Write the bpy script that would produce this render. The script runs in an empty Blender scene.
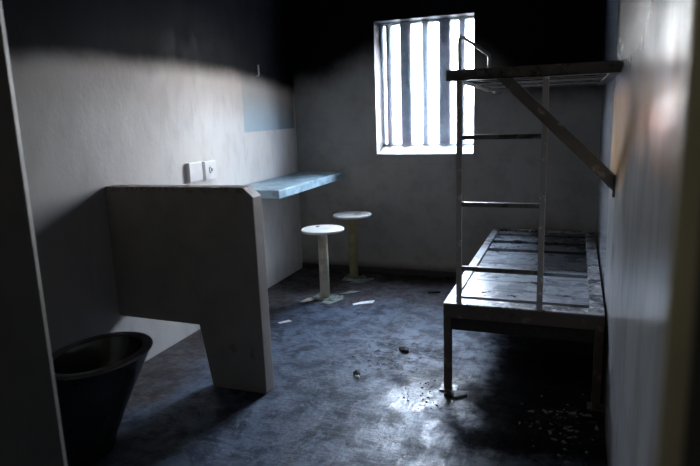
import bpy, bmesh, math, random
from mathutils import Vector, Matrix
random.seed(7)
S = 0.9                      # everything below is laid out in units of 0.9 m
C = bpy.context.scene.collection
sc = bpy.context.scene

# ------------------------------------------------------------------ mesh helpers
class MB:
    def __init__(s): s.v = []; s.f = []; s.sm = []
    def add(s, vs, fs, smooth=False):
        n = len(s.v); s.v += [tuple(p) for p in vs]
        for f in fs: s.f.append([n + i for i in f]); s.sm.append(smooth)
        return s
    def box(s, x0, y0, z0, x1, y1, z1):
        vs = [(x, y, z) for z in (z0, z1) for y in (y0, y1) for x in (x0, x1)]
        return s.add(vs, [(0,2,3,1),(4,5,7,6),(0,1,5,4),(2,6,7,3),(0,4,6,2),(1,3,7,5)])
    def prism(s, poly, axis, a, b):
        # poly: 2D points; axis 'x' -> (y,z) ; 'y' -> (x,z) ; 'z' -> (x,y)
        def P(p, t):
            return {'x': (t, p[0], p[1]), 'y': (p[0], t, p[1]), 'z': (p[0], p[1], t)}[axis]
        n = len(poly)
        vs = [P(p, a) for p in poly] + [P(p, b) for p in poly]
        fs = [list(range(n))[::-1], list(range(n, 2*n))] + [(i, (i+1) % n, n+(i+1) % n, n+i) for i in range(n)]
        return s.add(vs, fs)
    def bar(s, p, q, w, h, up=(0, 0, 1)):
        p, q = Vector(p), Vector(q); d = (q-p).normalized(); up = Vector(up)
        a = d.cross(up)
        if a.length < 1e-4: a = Vector((1, 0, 0))
        a.normalize(); b = a.cross(d).normalized()
        vs = []
        for c in (p, q):
            for (i, j) in ((-1,-1),(1,-1),(1,1),(-1,1)): vs.append(c + a*i*w/2 + b*j*h/2)
        return s.add(vs, [(3,2,1,0),(4,5,6,7),(0,1,5,4),(1,2,6,5),(2,3,7,6),(3,0,4,7)])
    def tube(s, pts, r, n=14):
        pts = [Vector(p) for p in pts]; rings = []
        ref = Vector((0, 1, 0))
        for i, p in enumerate(pts):
            d = (pts[min(i+1, len(pts)-1)] - pts[max(i-1, 0)]).normalized()
            a = d.cross(ref)
            if a.length < .05: a = d.cross(Vector((1, 0, 0)))
            a.normalize(); b = d.cross(a).normalized()
            rings.append([p + r*(math.cos(t)*a + math.sin(t)*b) for t in [2*math.pi*k/n for k in range(n)]])
        vs = [v for rg in rings for v in rg]
        fs = [(i*n+k, i*n+(k+1) % n, (i+1)*n+(k+1) % n, (i+1)*n+k) for i in range(len(pts)-1) for k in range(n)]
        s.add(vs, fs, True)
        m = (len(pts)-1)*n; base = len(s.v) - len(vs)
        s.f += [[base+k for k in range(n)][::-1], [base+m+k for k in range(n)]]; s.sm += [False, False]
        return s
    def loft(s, rings, n=48, caps=(True, True)):
        # rings: (z, cx, cy, ax, ay)
        vs = []
        for (z, cx, cy, ax, ay) in rings:
            for k in range(n):
                t = 2*math.pi*k/n; vs.append((cx+ax*math.cos(t), cy+ay*math.sin(t), z))
        fs = [(i*n+k, i*n+(k+1) % n, (i+1)*n+(k+1) % n, (i+1)*n+k) for i in range(len(rings)-1) for k in range(n)]
        base = len(s.v); s.add(vs, fs, True)
        if caps[0]: s.f.append([base+k for k in range(n)][::-1]); s.sm.append(False)
        if caps[1]: s.f.append([base+(len(rings)-1)*n+k for k in range(n)]); s.sm.append(False)
        return s
    def build(s, name, mat, parent=None, origin=None, bevel=0, seg=2, subdiv=0, jitter=0):
        root = Vector(parent['_o']) if parent is not None else Vector((0, 0, 0))
        off = root if parent is not None else (Vector(origin)*S if origin else root)
        me = bpy.data.meshes.new(name)
        bm = bmesh.new()
        bv = [bm.verts.new(Vector(p)*S - off) for p in s.v]
        bm.verts.ensure_lookup_table()
        for f, q in zip(s.f, s.sm):
            try:
                F = bm.faces.new([bv[i] for i in f]); F.smooth = q
            except ValueError: pass
        bmesh.ops.recalc_face_normals(bm, faces=bm.faces)
        if bevel:
            es = [e for e in bm.edges if len(e.link_faces) == 2 and e.calc_face_angle(0) > .6]
            bmesh.ops.bevel(bm, geom=es, offset=bevel*S, segments=seg, affect='EDGES', profile=.6)
        bm.to_mesh(me); bm.free()
        o = bpy.data.objects.new(name, me); C.objects.link(o)
        me.materials.append(mat)
        if parent is not None:
            o.parent = parent; o['_o'] = tuple(parent['_o'])
        else:
            o.location = off; o['_o'] = tuple(off)
        return o

def tag(o, label, cat, group=None):
    o['label'] = label; o['category'] = cat
    if group: o['group'] = group
    return o
def thing(name, loc, label, cat, group=None):
    o = bpy.data.objects.new(name, None); C.objects.link(o)
    o.location = Vector(loc)*S; o['_o'] = tuple(o.location); o.empty_display_size = .1
    return tag(o, label, cat, group)
def struct(o): o['kind'] = 'structure'; return o

# ------------------------------------------------------------------ material helpers
class NT:
    def __init__(s, name, rough=.6, metallic=0, spec=.5):
        s.m = bpy.data.materials.new(name); s.m.use_nodes = True
        s.t = s.m.node_tree; s.n = s.t.nodes; s.b = s.n['Principled BSDF']
        s.b.inputs['Roughness'].default_value = rough; s.b.inputs['Metallic'].default_value = metallic
        s.b.inputs['Specular IOR Level'].default_value = spec
        tc = s.n.new('ShaderNodeTexCoord'); mp = s.n.new('ShaderNodeMapping'); mp.vector_type = 'POINT'
        mp.inputs['Scale'].default_value = (1/S,)*3
        s.t.links.new(tc.outputs['Object'], mp.inputs['Vector']); s.co = mp.outputs[0]
        sp = s.n.new('ShaderNodeSeparateXYZ'); s.t.links.new(s.co, sp.inputs[0])
        s.x, s.y, s.z = sp.outputs
    def L(s, a, b):
        if isinstance(a, (int, float)): b.default_value = a
        elif isinstance(a, (tuple, list)): b.default_value = tuple(a) + ((1,) if len(a) == 3 and len(b.default_value) == 4 else ())
        else: s.t.links.new(a, b)
    def math(s, op, a, b=0, clamp=False):
        n = s.n.new('ShaderNodeMath'); n.operation = op; n.use_clamp = clamp; s.L(a, n.inputs[0]); s.L(b, n.inputs[1]); return n.outputs[0]
    def add(s, a, b): return s.math('ADD', a, b)
    def mul(s, a, b): return s.math('MULTIPLY', a, b)
    def sub(s, a, b): return s.math('SUBTRACT', a, b)
    def ss(s, v, lo, hi, a=0, b=1):
        n = s.n.new('ShaderNodeMapRange'); n.interpolation_type = 'SMOOTHSTEP'
        if lo > hi: lo, hi, a, b = hi, lo, b, a
        s.L(v, n.inputs[0]); n.inputs[1].default_value = lo; n.inputs[2].default_value = hi
        n.inputs[3].default_value = a; n.inputs[4].default_value = b; return n.outputs[0]
    def noise(s, scale, detail=4, rough=.55, stretch=None, w=0, dist=0):
        n = s.n.new('ShaderNodeTexNoise'); n.inputs['Scale'].default_value = scale
        n.inputs['Detail'].default_value = detail; n.inputs['Roughness'].default_value = rough; n.inputs['Distortion'].default_value = dist
        mp = s.n.new('ShaderNodeMapping'); mp.inputs['Scale'].default_value = stretch or (1, 1, 1); mp.inputs['Location'].default_value = (w, w*.7, w*.3)
        s.t.links.new(s.co, mp.inputs[0]); s.t.links.new(mp.outputs[0], n.inputs['Vector']); return n.outputs[0]
    def mix(s, f, a, b):
        n = s.n.new('ShaderNodeMix'); n.data_type = 'RGBA'; s.L(f, n.inputs[0]); s.L(a, n.inputs[6]); s.L(b, n.inputs[7]); return n.outputs[2]
    def col(s, c): s.L(c, s.b.inputs['Base Color'])
    def rough(s, r): s.L(r, s.b.inputs['Roughness'])
    def bump(s, h, strength=.3, dist=.01):
        n = s.n.new('ShaderNodeBump'); n.inputs['Strength'].default_value = strength; n.inputs['Distance'].default_value = dist
        s.L(h, n.inputs['Height']); s.t.links.new(n.outputs[0], s.b.inputs['Normal'])

def simple(name, c, rough=.6, metallic=0, var=.25, scale=12, dark=None, bump=.15):
    m = NT(name, rough, metallic)
    n = m.ss(m.noise(scale, 5), .4, .68)
    d = dark or tuple(k*(1-var) for k in c)
    m.col(m.mix(n, c, d)); m.rough(m.add(m.mul(m.noise(scale*1.7, 3), .2), rough-.1))
    m.bump(m.noise(scale*3, 4), bump, .004)
    return m.m

def rect_mask(m, u, ulo, uhi, v, vlo, vhi, e=.008):
    a = m.mul(m.ss(u, ulo-e, ulo+e), m.ss(u, uhi+e, uhi-e)); b = m.mul(m.ss(v, vlo-e, vlo+e), m.ss(v, vhi+e*2, vhi-e*2))
    return m.mul(a, b)

SOOT = (.006, .006, .008)
def mat_wall_left():
    m = NT('sooty_white_plaster_left', .55, spec=.4)
    n1 = m.noise(2.2, 5, .6); n2 = m.noise(9, 5, .6, (1, 1, .45)); n3 = m.noise(30, 3)
    base = m.mix(m.ss(n2, .42, .75), (.79, .755, .71), (.69, .655, .61))
    base = m.mix(m.mul(m.ss(m.noise(5, 4, .7, (1, 1.4, .25), 3), .6, .72), .3), base, (.38, .36, .34))
    patch = rect_mask(m, m.y, 4.54, 5.52, m.z, 1.45, 1.99)  # plain rectangular mask for the blue patch, darker toward the back corner
    base = m.mix(m.mul(patch, .85), base, m.mix(m.ss(m.y, 5.1, 5.25), (.40, .54, .60), (.17, .26, .30)))
    yy = m.sub(m.y, 3.35)
    b = m.add(m.mul(m.mul(yy, yy), -.030), 1.96)
    h = m.add(m.sub(m.z, b), m.mul(m.sub(n1, .5), .10))
    base = m.mix(m.mul(m.ss(h, -.45, .0), .7), base, (.40, .25, .14))
    # grey tint painting the window light's fall-off toward the doorway end
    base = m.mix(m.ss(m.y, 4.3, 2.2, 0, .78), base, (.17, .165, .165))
    sk = m.ss(h, -.10, .07); c = m.mix(sk, base, SOOT); m.L(m.ss(sk, 0, 1, .4, .03), m.b.inputs['Specular IOR Level'])
    m.col(c); m.rough(m.ss(n2, .3, .7, .45, .65)); m.bump(m.add(m.mul(n3, .5), n2), .25, .008)
    return m.m
def mat_wall_back():
    m = NT('sooty_grey_plaster_back', .6, spec=.35)
    n1 = m.noise(2.0, 5, .6); n2 = m.noise(8, 5, .6); n3 = m.noise(30, 3)
    base = m.mix(m.ss(n2, .4, .75), (.41, .385, .35), (.335, .315, .285))
    b = m.add(m.ss(m.x, -2.5, -1.85, 1.80, 2.06), m.ss(m.x, -.95, -.3, 0, -.42))
    h = m.add(m.sub(m.z, b), m.mul(m.sub(n1, .5), .22))
    base = m.mix(m.mul(m.ss(h, -1.0, 0), .35), base, (.28, .27, .28))
    sk = m.ss(h, -.16, .22); c = m.mix(sk, base, SOOT); m.L(m.ss(sk, 0, 1, .35, .03), m.b.inputs['Specular IOR Level'])
    # darker scuff band just above the floor
    c = m.mix(m.mul(m.ss(m.add(m.z, m.mul(n2, .08)), .16, .08), .7), c, (.06, .05, .045))
    m.col(c); m.rough(.6); m.bump(m.add(m.mul(n3, .5), n2), .2, .008)
    return m.m
def mat_wall_right():
    m = NT('scorched_plaster_right', .38, spec=.5)
    n1 = m.noise(3, 5, .6); n2 = m.noise(9, 5, .6, (1, 1, .3)); n3 = m.noise(32, 3); n4 = m.noise(16, 5, .7)
    base = m.mix(m.ss(n2, .4, .7), (.50, .505, .52), (.41, .415, .43))
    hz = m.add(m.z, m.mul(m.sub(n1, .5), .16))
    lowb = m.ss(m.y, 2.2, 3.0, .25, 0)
    scorch_refl = m.mul(m.mul(m.ss(m.sub(hz, lowb), 1.12, 1.30), m.ss(hz, 1.76, 1.58)), m.ss(m.y, 3.85, 3.6))
    base = m.mix(m.mul(scorch_refl, .95), base, (.92, .56, .29))  # orange scorch, also painting in the reddish reflection from the window
    base = m.mix(m.mul(m.mul(m.ss(m.y, 1.72, 2.15), m.ss(hz, 1.62, 1.95)), .88), base, (.22, .19, .17))
    h = m.mul(m.ss(m.add(m.z, m.mul(m.sub(n1, .5), .2)), 1.62, 1.78), m.ss(m.add(m.y, m.mul(m.sub(n4, .5), .5)), 3.55, 3.72))
    c = m.mix(h, base, SOOT); m.L(m.ss(h, 0, 1, .6, .03), m.b.inputs['Specular IOR Level'])
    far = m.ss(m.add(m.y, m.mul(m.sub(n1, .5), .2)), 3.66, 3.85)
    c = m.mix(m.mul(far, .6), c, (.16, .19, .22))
    # black tone low on the wall beneath the bed
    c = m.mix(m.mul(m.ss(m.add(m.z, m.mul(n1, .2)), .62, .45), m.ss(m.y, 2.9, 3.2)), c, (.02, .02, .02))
    # plaster broken away around the end of the upper bunk
    br = m.mul(m.mul(m.ss(m.y, 3.1, 3.25), m.ss(m.y, 3.75, 3.6)), m.mul(m.ss(m.z, 1.66, 1.72), m.ss(m.z, 1.95, 1.85)))
    c = m.mix(m.mul(br, m.ss(n4, .56, .60)), c, (.60, .60, .58))
    c = m.mix(m.mul(m.mul(m.ss(m.y, 3.2, 3.5), m.ss(m.z, 1.6, 1.85)), m.ss(m.noise(22, 4, .7, None, 5), .56, .6)), c, SOOT)
    m.col(c); m.rough(m.ss(n1, .3, .7, .16, .22)); 
    return m.m
def mat_floor():
    m = NT('scuffed_painted_concrete_floor', .4, spec=.5)
    n1 = m.noise(1.3, 6, .6); n2 = m.noise(5, 6, .65, None, 2); n3 = m.noise(18, 5, .7, None, 4)
    sw = m.noise(3.2, 5, .65, (1, .8, 1), 6, 2.2)
    st1 = m.noise(26, 5, .7, (.18, 1.2, 1), 1); st2 = m.noise(26, 5, .7, (1.2, .16, 1), 8)
    c = m.mix(m.ss(n2, .40, .62), (.073, .094, .138), (.035, .043, .060))
    c = m.mix(m.mul(m.ss(sw, .51, .58), .6), c, (.115, .145, .20))
    # thin contour-like swirls left by washing water
    ring = m.ss(m.math('ABSOLUTE', m.sub(sw, .47)), .012, .003)
    c = m.mix(m.mul(ring, .6), c, (.025, .03, .038))
    c = m.mix(m.mul(m.ss(st1, .58, .70), .45), c, (.19, .215, .26))
    c = m.mix(m.mul(m.ss(st2, .60, .72), .40), c, (.18, .20, .24))
    # bare reddish brown floor along the left wall and the far end
    br = m.math('MAXIMUM', m.ss(m.add(m.x, m.mul(m.sub(n1, .5), 1.3)), -2.10, -2.40), m.ss(m.add(m.y, m.mul(m.sub(n1, .5), 1.6)), 4.35, 4.8))
    c = m.mix(m.mul(br, .8), c, m.mix(m.ss(n3, .4, .6), (.075, .053, .043), (.048, .038, .035)))
    # black char and ash below the bunk, spreading towards the doorway
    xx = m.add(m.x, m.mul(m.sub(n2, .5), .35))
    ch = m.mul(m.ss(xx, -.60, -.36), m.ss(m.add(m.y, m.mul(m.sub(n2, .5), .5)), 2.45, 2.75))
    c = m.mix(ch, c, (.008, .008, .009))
    dx = m.add(m.x, .68); dy = m.sub(m.y, 3.22); rr = m.math('SQRT', m.add(m.mul(dx, dx), m.mul(dy, dy)))
    spl = m.mul(m.ss(m.add(rr, m.mul(m.sub(n3, .5), .5)), .34, .18), .9)
    c = m.mix(spl, c, (.022, .020, .019))
    dx = m.add(m.x, 1.0); dy = m.sub(m.y, 3.62); rr = m.math('SQRT', m.add(m.mul(dx, dx), m.mul(dy, dy)))
    c = m.mix(m.mul(m.ss(rr, .55, .2), m.ss(n3, .54, .60)), c, (.02, .02, .022))
    # long dark drag marks
    dr = m.noise(7, 5, .7, (1.6, .22, 1), 12)
    c = m.mix(m.mul(m.mul(m.ss(dr, .54, .64), m.ss(m.x, -1.7, -1.1)), m.mul(m.ss(m.x, -.4, -.7), .75)), c, (.045, .045, .05))
    m.col(c)
    # wet film in front of the bed leg
    wet = m.mul(m.mul(m.ss(m.add(m.x, m.mul(m.sub(n2, .5), .5)), -1.15, -.85), m.ss(m.add(m.y, m.mul(m.sub(n2, .5), .4)), 3.25, 3.05)), m.ss(n3, .32, .55))
    r = m.add(m.ss(n3, .38, .62, 0, .22), .36)
    brk = m.ss(m.noise(9, 6, .75, (1.3, .45, 1), 20), .44, .60)
    wet = m.mul(wet, m.add(m.mul(brk, .75), .25))
    r = m.sub(r, m.mul(wet, .20))
    r = m.add(r, m.mul(m.ss(n2, .42, .62), .10))
    dx = m.add(m.x, .83); dy = m.mul(m.sub(m.y, 3.03), .8); rr = m.math('SQRT', m.add(m.mul(dx, dx), m.mul(dy, dy)))
    pud = m.mul(m.ss(m.add(rr, m.mul(m.sub(n2, .5), .35)), .17, .10), m.ss(n3, .36, .5, .35, 1))
    r = m.sub(r, m.mul(pud, .10))
    r = m.add(r, m.mul(ch, .3))
    m.rough(m.math('MAXIMUM', r, .17)); m.L(m.mul(m.add(m.ss(n2, .40, .60, .22, .10), m.add(m.mul(wet, .28), m.mul(pud, .55))), m.ss(ch, 0, 1, 1, .12)), m.b.inputs['Specular IOR Level'])
    m.bump(m.add(m.add(m.mul(n3, .5), m.mul(st1, .3)), m.add(n2, m.mul(st2, .7))), .6, .012)
    return m.m
def mat_charred_steel(name, c, soot=.5, rust=(.16, .09, .05)):
    m = NT(name, .45, .0)
    n = m.noise(7, 6, .7, None, 3); n2 = m.noise(24, 5, .7); n3 = m.noise(14, 4, .6, None, 9)
    k = m.mix(m.mul(m.ss(n2, .58, .68), .3), c, rust)
    k = m.mix(m.ss(n, 1-soot-.08, 1-soot+.05), k, (.012, .012, .013))
    k = m.mix(m.mul(m.ss(n3, .60, .63), .8), k, tuple(min(1, q*2.2) for q in c))
    m.col(k); m.rough(m.ss(n2, .3, .7, .3, .6)); m.bump(n2, .4, .004); return m.m
def mat_planks():
    m = NT('weathered_wet_bed_board', .25, spec=.6)
    n = m.noise(6, 6, .7, (.35, 1.2, 1)); n2 = m.noise(30, 5, .7, (.12, 1, 1)); n3 = m.noise(5, 6, .7, None, 5)
    c = m.mix(m.ss(n2, .46, .66), (.34, .37, .41), (.18, .20, .235))
    c = m.mix(m.ss(n, .57, .64), c, (.07, .075, .09))
    # soaked, burnt area on the wall side beyond the middle of the bed
    b = m.mul(m.ss(m.add(m.x, m.mul(m.sub(n3, .5), 1.1)), -.25, .10), m.ss(m.add(m.y, m.mul(m.sub(n3, .5), .3)), -.32, -.2))
    c = m.mix(m.mul(b, .93), c, (.010, .010, .012))
    c = m.mix(m.ss(m.noise(11, 6, .8, None, 8), .58, .63), c, (.015, .015, .018))
    m.col(c); m.rough(m.ss(n3, .3, .7, .18, .38)); m.bump(m.add(n2, m.mul(n, .5)), .3, .006); return m.m
def mat_glass():
    m = bpy.data.materials.new('veil_window_glass'); m.use_nodes = True; t = m.node_tree; t.nodes.clear()
    o = t.nodes.new('ShaderNodeOutputMaterial'); tr = t.nodes.new('ShaderNodeBsdfTransparent'); gl = t.nodes.new('ShaderNodeBsdfGlossy')
    tl = t.nodes.new('ShaderNodeBsdfTranslucent'); m1 = t.nodes.new('ShaderNodeMixShader'); m2 = t.nodes.new('ShaderNodeMixShader')
    tr.inputs[0].default_value = (.96, .98, 1, 1); gl.inputs['Roughness'].default_value = .05; tl.inputs[0].default_value = (.85, .92, 1, 1)
    m1.inputs[0].default_value = .045; m2.inputs[0].default_value = .04  # translucent share lays a pale veil over the bars, imitating lens bloom
    t.links.new(tr.outputs[0], m1.inputs[1]); t.links.new(tl.outputs[0], m1.inputs[2])
    t.links.new(m1.outputs[0], m2.inputs[1]); t.links.new(gl.outputs[0], m2.inputs[2]); t.links.new(m2.outputs[0], o.inputs[0])
    return m

M = dict(
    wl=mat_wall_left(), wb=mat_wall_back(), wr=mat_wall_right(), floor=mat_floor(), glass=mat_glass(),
    ceiling=simple('soot_black_ceiling', (.012, .012, .013), .8),
    front=simple('dull_olive_grey_paint', (.05, .048, .042), .55),
    door=simple('cream_olive_steel_paint', (.21, .195, .13), .5, 0, .35, 5),
    corridor=simple('dim_corridor_paint', (.2, .2, .18), .7),
    partition=None,
    counter=simple('pale_blue_counter_paint', (.46, .63, .70), .32, 0, .3, 9, (.24, .37, .44)),
    seat=simple('worn_white_enamel_seat', (.90, .86, .80), .4, 0, .15, 14),
    cream=simple('cream_tube_paint', (.62, .55, .42), .38, 0, .35, 10),
    olive=simple('olive_tube_paint', (.36, .30, .14), .4, 0, .3, 10),
    plate=simple('grey_green_plate', (.30, .34, .30), .6, 0, .5, 18),
    plastic=simple('white_plastic', (.82, .82, .80), .35, 0, .05),
    black=simple('black_plastic', (.02, .02, .02), .5),
    toilet=simple('dark_stainless_steel', (.055, .06, .068), .3, .55, .3, 6, None, .05),
    rim=simple('worn_steel_rim', (.13, .13, .135), .35, .3, .4, 9),
    bowl=simple('stained_bowl_steel', (.13, .13, .125), .22, .9, .4, 9),
    chrome=simple('bright_steel', (.55, .55, .55), .3, .9),
    winframe=simple('pale_window_steel', (.55, .58, .62), .45),
    bar=simple('grey_window_bar_paint', (.42, .45, .52), .5),
    bed=mat_charred_steel('scorched_bed_steel', (.085, .068, .055), .38),
    bedtop=mat_charred_steel('pale_scorched_bed_rail', (.36, .36, .37), .45),
    bunk=mat_charred_steel('soot_covered_bunk_steel', (.10, .097, .09), .42),
    brace=mat_charred_steel('grey_scorched_brace', (.135, .13, .12), .3),
    ladder=mat_charred_steel('grey_ladder_steel', (.32, .31, .295), .25),
    bright=simple('bare_shiny_rail', (.6, .58, .55), .3, .6, .4, 9),
    plank=mat_planks(),
    paper=simple('white_paper', (.85, .85, .85), .7, 0, .04),
    char=simple('black_char', (.02, .019, .018), .7, 0, .4, 30),
    ash=simple('grey_ash_flake', (.17, .18, .17), .7, 0, .6, 25),
    base=simple('dark_baseboard_paint', (.05, .042, .036), .5),
    yard=simple('pale_yard_concrete', (.38, .36, .33), .9),
    brick=simple('terracotta_yard_wall', (.62, .22, .13), .9),
)
def mat_partition():
    m = NT('chipped_grey_partition_paint', .5, spec=.4)
    n = m.noise(4, 5, .6); n2 = m.noise(26, 5, .7); n3 = m.noise(7, 5, .7, None, 6)
    c = m.mix(m.ss(n, .35, .7), (.40, .365, .32), (.335, .305, .27))
    low = m.ss(m.z, .4, .15)
    c = m.mix(m.mul(m.mul(m.ss(n3, .6, .64), low), .7), c, (.10, .08, .07))
    edge = m.mul(m.ss(m.z, 1.165, 1.19), m.ss(n2, .5, .58))
    c = m.mix(m.mul(edge, .7), c, (.22, .11, .07))
    m.col(c); m.bump(m.add(n2, n), .15, .005); return m.m
M['partition'] = mat_partition()

# ------------------------------------------------------------------ room shell
XL, XR, YB, YF, ZC = -2.652, .186, 5.555, .9, 2.75
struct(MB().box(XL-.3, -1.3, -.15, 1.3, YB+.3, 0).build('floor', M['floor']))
struct(MB().box(XL-.3, -1.3, ZC, 1.3, YB+.3, ZC+.15).build('ceiling', M['ceiling']))
struct(MB().box(XL-.3, -1.3, 0, XL, YB+.3, ZC).build('wall_left', M['wl']))
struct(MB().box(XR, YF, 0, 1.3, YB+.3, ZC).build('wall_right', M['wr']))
wx0, wx1, wz0, wz1 = -1.803, -.880, 1.180, 2.402
w = MB()
w.box(XL, YB, 0, wx0, YB+.3, ZC); w.box(wx1, YB, 0, XR, YB+.3, ZC)
w.box(wx0, YB, wz1, wx1, YB+.3, ZC)
w.prism([(YB, 0), (YB, wz0), (YB+.3, wz0+.095), (YB+.3, 0)], 'x', wx0, wx1)
struct(w.build('wall_back', M['wb']))
struct(MB().box(XL+.0, YB-.022, 0, XR, YB-.001, .055).build('baseboard_back', M['base'], bevel=.004))
# front wall around the doorway; its left corner has a small chamfer
w = MB()
w.prism([(-1.034, .55), (-1.034, .893), (-1.048, .914), (XL, .914), (XL, .55)], 'z', 0, ZC)
w.box(-1.034, .55, 2.3, .13, .914, ZC)
w.box(.135, .86, 0, 1.3, .899, ZC)
struct(w.build('wall_front', M['front']))
struct(MB().box(XL, -1.3, 0, 1.3, -1.15, ZC).build('wall_corridor', M['corridor']))
struct(MB().box(1.15, -1.15, 0, 1.3, .86, ZC).build('wall_corridor_side', M['corridor']))

# ------------------------------------------------------------------ window
wf = MB(); yf = YB+.205; yb = YB+.245
zs = wz0+.066
wf.box(wx0, yf, zs, wx0+.032, yb, wz1); wf.box(wx1-.03, yf, zs, wx1, yb, wz1)
wf.box(wx0, yf, wz1-.025, wx1, yb, wz1); wf.box(wx0, yf, zs-.002, wx1, yb, zs+.022)
win = struct(wf.build('window_1', M['winframe'], origin=(-1.33, yf, zs), bevel=.004))
for xm in (-1.555, -1.180):
    MB().box(xm-.058, yf-.012, zs+.02, xm+.058, yb+.01, wz1-.02).build('mullion', M['bar'], win, bevel=.006)
for xm in (-1.722, -1.366, -1.02):
    MB().box(xm-.032, yf-.005, zs+.02, xm+.032, yf+.035, wz1-.02).build('bar', M['bar'], win)
for a, b in ((wx0+.012, -1.556), (-1.554, -1.177), (-1.175, wx1-.012)):
    MB().box(a, yf-.022, zs+.008, b, yf-.019, wz1-.012).build('pane', M['glass'], win)

# outside
struct(MB().box(-40, YB+.32, -.5, 40, 90, -.4).build('ground_outside', M['yard']))
tag(MB().box(-9.5, 20, -.4, -5.0, 20.3, 1.45).build('yard_wall', M['brick'], origin=(-7.2, 20, -.4), bevel=.02),
    'overexposed reddish wall outside, glimpsed low behind the left window bars', 'wall')

# ------------------------------------------------------------------ cell door, opened towards the camera along the right
hx, hy, ex, ey = .129, .895, .0415, .295
dw = struct(MB().prism([(hx, hy), (ex, ey), (ex+.045, ey-.004), (hx+.045, hy-.008)], 'z', .01, 2.28).build('door_1', M['door'], origin=(hx, hy, 0), bevel=.003))
MB().prism([(ex+.010, ey-.006), (ex+.010, ey-.012), (ex+.034, ey-.014), (ex+.034, ey-.006)], 'z', 1.25, 1.58).build('lock_plate', M['black'], dw)

# ------------------------------------------------------------------ privacy partition
p0, p1 = 2.845, 2.945
outer = [(XL+.002, 1.205), (-1.702, 1.21), (-1.640, 1.155), (-1.635, 0), (-1.995, 0), (-2.058, .385), (XL+.002, .39)]
tag(MB().prism(outer, 'y', p0, p1).build('partition', M['partition'], origin=(-1.82, 2.89, 0), bevel=.006),
    'chest-high grey privacy partition with a clipped corner and cut-out foot, joined to the left wall', 'partition')

# ------------------------------------------------------------------ counter
t = thing('counter', (-2.42, 4.86, .935), 'pale blue wall-mounted counter slab running along the left wall to the back corner', 'counter')
MB().box(XL+.002, 4.17, .937, -2.168, YB-.002, 1.010).build('worktop', M['counter'], t, bevel=.012, seg=3)
MB().box(XL+.003, 4.22, .875, XL+.03, YB-.01, .936).build('wall_cleat', M['counter'], t, bevel=.003)

# ------------------------------------------------------------------ stools
def stool(x, y, z, pole, label):
    t = thing('stool', (x, y, 0), label, 'stool', 'round fixed stools')
    sx = x+.004
    MB().loft([(z-.022, sx, y, .176, .176), (z-.018, sx, y, .183, .183), (z-.005, sx, y, .184, .184), (z, sx, y, .179, .179)], 56).build('seat', M['seat'], t)
    MB().loft([(z-.035, x, y, .10, .10), (z-.023, x, y, .10, .10)], 32).build('mounting_flange', M['cream'], t)
    MB().loft([(.014, x, y, .042, .042), (z-.034, x, y, .042, .042)], 32).build('pole', pole, t)
    b = MB().box(x-.10, y-.08, .001, x+.10, y+.08, .013).build('base_plate', M['plate'], t, bevel=.003)
    for i in (-1, 1):
        for j in (-1, 1):
            MB().loft([(.012, x+i*.075, y+j*.058, .012, .012), (.026, x+i*.075, y+j*.058, .010, .010)], 6).build('bolt', M['chrome'], b)
    return t
st = stool(-2.012, 4.631, .622, M['cream'], 'white round seat stool on cream pole, the one nearer the camera')
seatm = MB().loft([(.6225, -2.085, 4.70, .014, .02), (.6245, -2.085, 4.70, .012, .018)], 20).build('burn_mark', M['char'], st)
stool(-1.973, 5.265, .64, M['olive'], 'white round seat stool on olive pole, the one beside the back wall')

# ------------------------------------------------------------------ toilet
t = thing('toilet', (-2.30, 2.07, 0), 'dark stainless steel oval toilet bowl beside the partition', 'toilet')
RC = (-2.112, 2.098); ZR = .086
MB().loft([(.0, -2.275, 2.03, .19, .205), (.06, -2.265, 2.035, .193, .21), (.20, -2.222, 2.055, .205, .23), (.38, -2.158, 2.082, .218, .262),
           (.486, RC[0]-.01, RC[1], .226, .281), (.498, RC[0], RC[1], .229, .285)], 64, (True, False)).build('pedestal', M['toilet'], t)
rings = []
for k in range(9):
    a = math.pi*k/8; rings.append((.498+.015*math.sin(a), RC[0], RC[1], .205+.025*math.cos(a), .262+.025*math.cos(a)))
MB().loft(rings, 64, (False, False)).build('rim', M['rim'], t)
MB().loft([(.498, RC[0], RC[1], .181, .238), (.47, RC[0], RC[1], .174, .230), (.385, RC[0]-.02, RC[1], .14, .19), (.30, RC[0]-.04, RC[1], .10, .13), (.27, RC[0]-.05, RC[1], .05, .07)], 64, (False, True)).build('bowl', M['bowl'], t)
MB().loft([(.335, RC[0]-.03, RC[1], .113, .150), (.336, RC[0]-.03, RC[1], .112, .149)], 48).build('water', simple('dark_toilet_water', (.03, .03, .03), .08), t)
MB().box(XL+.003, 1.93, .10, -2.30, 2.20, .34).build('wall_outlet_box', M['toilet'], t, bevel=.02)

# ------------------------------------------------------------------ wall plates and hook
def plate(y0, y1, z0, z1, label, socket=False):
    t = thing('wall_plate', (XL, (y0+y1)/2, z0), label, 'wall plate', 'white plates above the partition')
    MB().box(XL+.001, y0, z0, XL+.03, y1, z1).build('cover', M['plastic'], t, bevel=.006)
    if socket:
        c = (y0+y1)/2; z = (z0+z1)/2+.005
        r = [(XL+.029, c+.028*math.cos(a), z+.028*math.sin(a)) for a in [2*math.pi*k/20 for k in range(20)]]
        r2 = [(XL+.036, c+.022*math.cos(a), z+.022*math.sin(a)) for a in [2*math.pi*k/20 for k in range(20)]]
        m = MB(); m.add(r+r2, [list(range(20))[::-1], list(range(20, 40))] + [(k, (k+1) % 20, 20+(k+1) % 20, 20+k) for k in range(20)])
        s_ = m.build('switch', M['plastic'], t)
        MB().box(XL+.035, c-.004, z-.014, XL+.039, c+.008, z+.012).build('keyhole', M['black'], s_)
plate(3.672, 3.832, 1.128, 1.268, 'blank white wall plate on left wall, the one nearer the camera')
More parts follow.
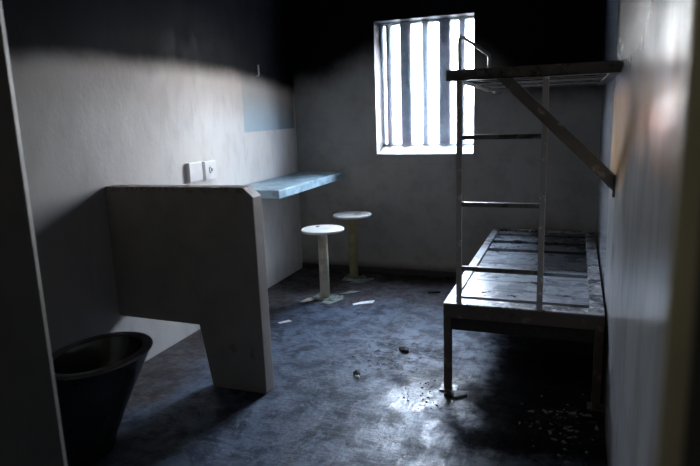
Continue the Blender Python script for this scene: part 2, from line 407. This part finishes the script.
plate(3.872, 4.02, 1.118, 1.262, 'white wall plate with a small round switch on left wall', True)
MB_h = MB().tube([(XL+.001, 4.80, 1.925), (XL+.02, 4.80, 1.925), (XL+.028, 4.80, 1.94), (XL+.028, 4.80, 2.02)], .007, 8)
tag(MB_h.build('wall_hook', M['plastic'], origin=(XL, 4.80, 1.925)), 'small metal hook on the left wall at the top of the blue patch', 'hook')

# ------------------------------------------------------------------ bunk bed with ladder
t = thing('bunk_bed', (-.24, 4.3, 0), 'burnt two-level steel bunk bed with ladder along the right wall', 'bunk bed')
x0, x1, y0, y1, zt = -.668, .171, 3.195, 5.40, .525
lo = MB().box(x0, y0+.001, zt-.007, x1, y0+.105, zt).build('lower_bunk', M['bedtop'], t, bevel=.003)
MB().box(x0, y0, zt-.085, x1, y0+.03, zt-.0075).build('front_rail', M['bed'], lo, bevel=.003)
MB().box(x0+.04, y0+.032, zt-.165, x1-.02, y0+.05, zt-.084).build('front_crossbeam', M['char'], lo)
MB().box(x0, y0+.104, zt-.07, x0+.055, y1, zt).build('side_rail', M['bedtop'], lo, bevel=.003)
MB().box(x1-.072, y0+.104, zt-.07, x1, y1, zt).build('side_rail', M['bedtop'], lo, bevel=.003)
MB().box(x0+.055, y1-.06, zt-.07, x1-.072, y1, zt).build('end_rail', M['bedtop'], lo, bevel=.003)
for (a, b, dz) in ((3.385, 3.93, -.012), (4.02, 4.57, -.014), (4.66, 4.86, -.012), (4.95, 5.15, -.012), (5.23, 5.335, -.012)):
    m = MB(); n = max(1, round((b-a)/.19)); st_ = (b-a)/n
    for k in range(n):
        dzz = random.uniform(-.0015, .0015)
        m.box(x0+.056, a+k*st_, zt-.022+dz+dzz, x1-.073, a+(k+1)*st_, zt+dz+dzz)
    m.build('board', M['plank'], lo, bevel=.0015)
for y in (3.345, 3.975, 4.615, 4.905, 5.19):
    MB().box(x0+.05, y-.02, zt-.06, x1-.07, y+.02, zt-.038).build('cross_bar', M['char'], lo)
for (lx, ly) in ((x0, y0), (x0, y1-.045), (x1-.045, y0), (x1-.045, y1-.045)):
    lg = MB().box(lx+.001, ly+.001, .008, lx+.043, ly+.043, zt-.086 if ly < 4 else zt-.07).build('leg', M['bed'], lo, bevel=.003)
    MB().box(lx-.02, ly-.025, .0005, lx+.075, ly+.06, .008).build('foot_plate', M['bed'], lg)
# upper bunk
zb, zu = 1.735, 1.790
up = MB().box(-.650, y0, zb, .1845, y0+.008, zu).box(-.650, y0, zb, .1845, y0+.06, zb+.006).box(-.650, y0+.008, zu-.006, .1845, y0+.05, zu).build('upper_bunk', M['bunk'], t)
MB().box(-.650, y0+.06, zb+.002, -.642, y1, zu).build('side_rail', M['bunk'], up)
MB().tube([(-.60, 3.40, 1.734), (-.605, 3.7, 1.730), (-.61, 4.1, 1.722), (-.615, 4.5, 1.712), (-.61, 4.9, 1.702), (-.59, 5.0, 1.703)], .012, 10).build('rail_glint', M['seat'], up)  # pale tube added to draw the window-lit line along the rail's lower edge
MB().box(.138, y0+.06, zb, .182, y1, zu-.002).build('side_rail', M['bunk'], up)
MB().box(-.641, y1-.05, zb, .137, y1-.01, zu-.002).build('end_rail', M['bunk'], up)
for k, y in enumerate((3.36, 3.62, 3.88, 4.14, 4.40, 4.66, 4.92, 5.16)):
    MB().box(-.641, y-.03, zb+.004, .137, y+.03, zb+.016).build('slat', M['bunk'] if k % 3 else M['ladder'], up, bevel=.002)
for y in (y0+.012,):
    b = MB().prism([(-.392, zb-.001), (-.312, zb-.001), (.182, 1.250), (.182, 1.163)], 'y', y, y+.012)
    br = b.build('brace', M['brace'], up, bevel=.002)
    MB().box(.174, y-.02, 1.14, .1850, y+.035, 1.25).build('wall_flange', M['bunk'], br)
# ladder
zz = 0
la = thing('ladder', (0, 0, 0), '', '')
for k in ('label', 'category'): del la[k]
la.location = (0, 0, 0); la.parent = t; la['_o'] = tuple(t['_o'])
yl = y0+.035
MB().box(-.600, yl-.012, zt+.0005, -.571, yl+.012, zb-.0005).build('rail', M['ladder'], la, bevel=.003)
MB().box(-.169, yl-.012, zt+.0005, -.139, yl+.012, zb-.0005).build('rail', M['ladder'], la, bevel=.003)
for z in (.724, 1.082, 1.441):
    MB().box(-.572, yl-.010, z-.012, -.168, yl+.010, z+.012).build('rung', M['bunk'], la, bevel=.002)
MB().tube([(-.586, yl, zu), (-.587, yl, 1.917), (-.585, yl, 1.942), (-.576, yl, 1.953), (-.562, yl, 1.947), (-.508, yl, 1.909), (-.448, yl, 1.866), (-.436, yl, 1.854), (-.433, yl, 1.839), (-.433, yl, zu)], .0095, 10).build('grab_handle', M['bright'], la)

# ------------------------------------------------------------------ litter
def flake(name, x, y, r, mat, label, cat, group=None, h=.012, n=7, ax=1, rot=0, z=.001):
    m = MB(); pts = []
    for k in range(n):
        a = 2*math.pi*k/n + random.uniform(-.2, .2); q = r*random.uniform(.6, 1.15)
        px, py = q*ax*math.cos(a), q*math.sin(a)
        pts.append((x+px*math.cos(rot)-py*math.sin(rot), y+px*math.sin(rot)+py*math.cos(rot)))
    top = [(a_, b_, z+h*random.uniform(.5, 1.3)) for a_, b_ in pts]
    m.add([(a_, b_, z) for a_, b_ in pts]+top+[(x, y, z+h*1.5)], [list(range(n))[::-1]] + [(k, (k+1) % n, n+(k+1) % n, n+k) for k in range(n)] + [(n+k, n+(k+1) % n, 2*n) for k in range(n)])
    return tag(m.build(name, mat, origin=(x, y, 0)), label, cat, group)
def sheet(name, pts, h, label, cat, mat='paper'):
    n = len(pts); cx = sum(p[0] for p in pts)/n; cy = sum(p[1] for p in pts)/n
    vs = [(a, b, .001) for a, b, c in pts]+[(a, b, .004+c) for a, b, c in pts]
    m = MB().add(vs, [list(range(n))[::-1], list(range(n, 2*n))]+[(k, (k+1) % n, n+(k+1) % n, n+k) for k in range(n)])
    return tag(m.build(name, M[mat], origin=(cx, cy, 0)), label, cat)
sheet('paper_scrap', [(-1.72, 4.53, 0), (-1.70, 4.50, 0), (-1.56, 4.59, .004), (-1.565, 4.66, .003), (-1.66, 4.61, 0)], .003, 'white rectangular paper scrap on the floor right of the stools', 'paper')
sheet('paper_scrap', [(-2.13, 3.95, 0), (-2.10, 3.93, 0), (-2.03, 4.0, .003), (-2.07, 4.03, 0)], .003, 'tiny white paper scrap on the floor below the counter end', 'paper')
sheet('floor_shard', [(-2.00, 4.50, 0), (-1.90, 4.47, 0), (-1.83, 4.60, .01), (-1.87, 4.70, .012), (-1.95, 4.62, .006)], .01, 'torn grey-green shard lying right of the nearer stool foot', 'debris', 'plate')
sheet('floor_shard', [(-1.93, 4.76, 0), (-1.80, 4.78, .012), (-1.76, 4.86, .012), (-1.86, 4.87, .003)], .01, 'small curled pale shard just behind the nearer stool foot', 'debris', 'plate')
sheet('floor_shard', [(-2.18, 4.46, 0), (-2.10, 4.50, 0), (-2.07, 4.60, .008), (-2.15, 4.57, .006)], .01, 'brownish shard lying left of the nearer stool foot', 'debris', 'cream')
sheet('floor_shard', [(-1.97, 5.12, 0), (-1.84, 5.16, .006), (-1.78, 5.30, .012), (-1.90, 5.27, .004)], .01, 'grey-green shard lying at the foot of the farther stool', 'debris', 'plate')
flake('charred_lump', -1.215, 3.235, .026, M['char'], 'small burnt lump with a white side, alone on the mid floor', 'debris', h=.022)
flake('ash_flake', -1.20, 3.20, .018, M['paper'], 'small white chip leaning against the lone burnt lump mid floor', 'debris', h=.012)
flake('charred_lump', -1.03, 3.68, .032, M['char'], 'black burnt lump among specks left of the bed leg', 'debris', h=.02, ax=1.5, rot=-.6)
flake('charred_lump', -1.15, 5.02, .045, M['char'], 'flat black burnt lump near the back wall left of bed corner', 'debris', h=.016, ax=1.4)
flake('charred_lump', -1.20, 5.44, .04, M['char'], 'black burnt lump touching the back wall baseboard', 'debris', h=.02, ax=1.8)
flake('charred_lump', -1.10, 5.46, .03, M['char'], 'smaller black lump by the back wall baseboard, nearer the bed', 'debris', h=.02)
for k in range(44):
    a = random.gauss(0, .20); b = random.gauss(0, .15)
    flake('charred_crumb', -1.10+a+b*.3, 3.66+b-a*.4, random.uniform(.002, .0075), M['char'],
          'tiny black burnt crumb scattered on the blue-grey floor left of the bed leg', 'crumb', 'burnt crumbs mid floor', h=.0025, n=5)
for k in range(34):
    a = random.gauss(0, .09); b = random.gauss(0, .12)
    flake('charred_crumb', -.76+a, 3.10+b, random.uniform(.002, .008), M['char'],
          'tiny black burnt crumb scattered around the bed leg foot', 'crumb', 'burnt crumbs at the bed leg', h=.003, n=5)
flake('ash_flake', -.585, 3.15, .045, M['ash'], 'grey burnt flake lying right of the bed leg foot', 'debris', h=.012, ax=1.5, rot=.5)
flake('charred_lump', -.615, 3.13, .026, M['char'], 'black burnt lump just in front of the bed leg foot', 'debris', h=.014, ax=1.3)
for k in range(80):
    x = random.gauss(-.02, .11); y = random.gauss(2.98, .17)
    x = min(x, .15)
    flake('ash_flake', x, y, random.uniform(.004, .013), M['ash'] if random.random() < .7 else M['char'],
          'grey ash flake in the litter on the black floor by the right wall', 'debris', 'ash flakes by the right wall', h=.004, n=6, ax=random.uniform(.6, 2.4), rot=random.uniform(0, 3))

# ------------------------------------------------------------------ light
wd = bpy.data.worlds.new('sky'); sc.world = wd; wd.use_nodes = True
t = wd.node_tree; bg = t.nodes['Background']
tc = t.nodes.new('ShaderNodeTexCoord'); sp = t.nodes.new('ShaderNodeSeparateXYZ'); rp = t.nodes.new('ShaderNodeValToRGB')
t.links.new(tc.outputs['Generated'], sp.inputs[0]); t.links.new(sp.outputs[2], rp.inputs[0]); t.links.new(rp.outputs[0], bg.inputs[0])
r = rp.color_ramp; r.elements[0].position = 0; r.elements[0].color = (.70, .68, .66, 1); r.elements[1].position = 1; r.elements[1].color = (.60, .76, 1, 1)
e = r.elements.new(.12); e.color = (.98, .96, .93, 1); e = r.elements.new(.35); e.color = (.98, 1.08, 1.26, 1)
bg.inputs['Strength'].default_value = 16
pl = bpy.data.lights.new('window_portal', 'AREA'); pl.shape = 'RECTANGLE'; pl.size = (wx1-wx0)*S; pl.size_y = (wz1-wz0)*S; pl.cycles.is_portal = True
po = bpy.data.objects.new('window_portal', pl); C.objects.link(po); po.location = Vector(((wx0+wx1)/2, YB+.31, (wz0+wz1)/2))*S; po.rotation_euler = (math.radians(-90), 0, 0)
cl = bpy.data.lights.new('corridor_fill', 'AREA'); cl.size = .5; cl.energy = .8; cl.color = (1, .93, .8)  # weak unseen fill added behind the camera to lift the door edge
co = bpy.data.objects.new('corridor_fill', cl); C.objects.link(co); co.location = Vector((-.9, -.5, 2.7))*S

# ------------------------------------------------------------------ camera
yaw, pitch, roll = math.radians(20.8), math.radians(11.5), math.radians(-2.0)
f = Vector((-math.sin(yaw)*math.cos(pitch), math.cos(yaw)*math.cos(pitch), -math.sin(pitch)))
rr = Vector((math.cos(yaw), math.sin(yaw), 0)); uu = rr.cross(f)
r2 = math.cos(roll)*rr + math.sin(roll)*uu; u2 = -math.sin(roll)*rr + math.cos(roll)*uu
cd = bpy.data.cameras.new('camera'); cam = bpy.data.objects.new('camera', cd); C.objects.link(cam)
mt = Matrix((r2, u2, -f)).transposed().to_4x4(); mt.translation = Vector((0, 0, 1.6*S)); cam.matrix_world = mt
cd.sensor_width = 36; cd.lens = 36*600/700; cd.clip_start = .02
cd.dof.use_dof = True; cd.dof.focus_distance = 3.6; cd.dof.aperture_fstop = 5.0
sc.camera = cam
sc.view_settings.view_transform = 'Standard'; sc.view_settings.look = 'None'
sc.view_settings.exposure = 2.95; sc.view_settings.gamma = 1
sc.cycles.use_denoising = True
sc.cycles.max_bounces = 12; sc.cycles.diffuse_bounces = 8; sc.cycles.transparent_max_bounces = 12
for o in bpy.data.objects:
    if '_o' in o: del o['_o']
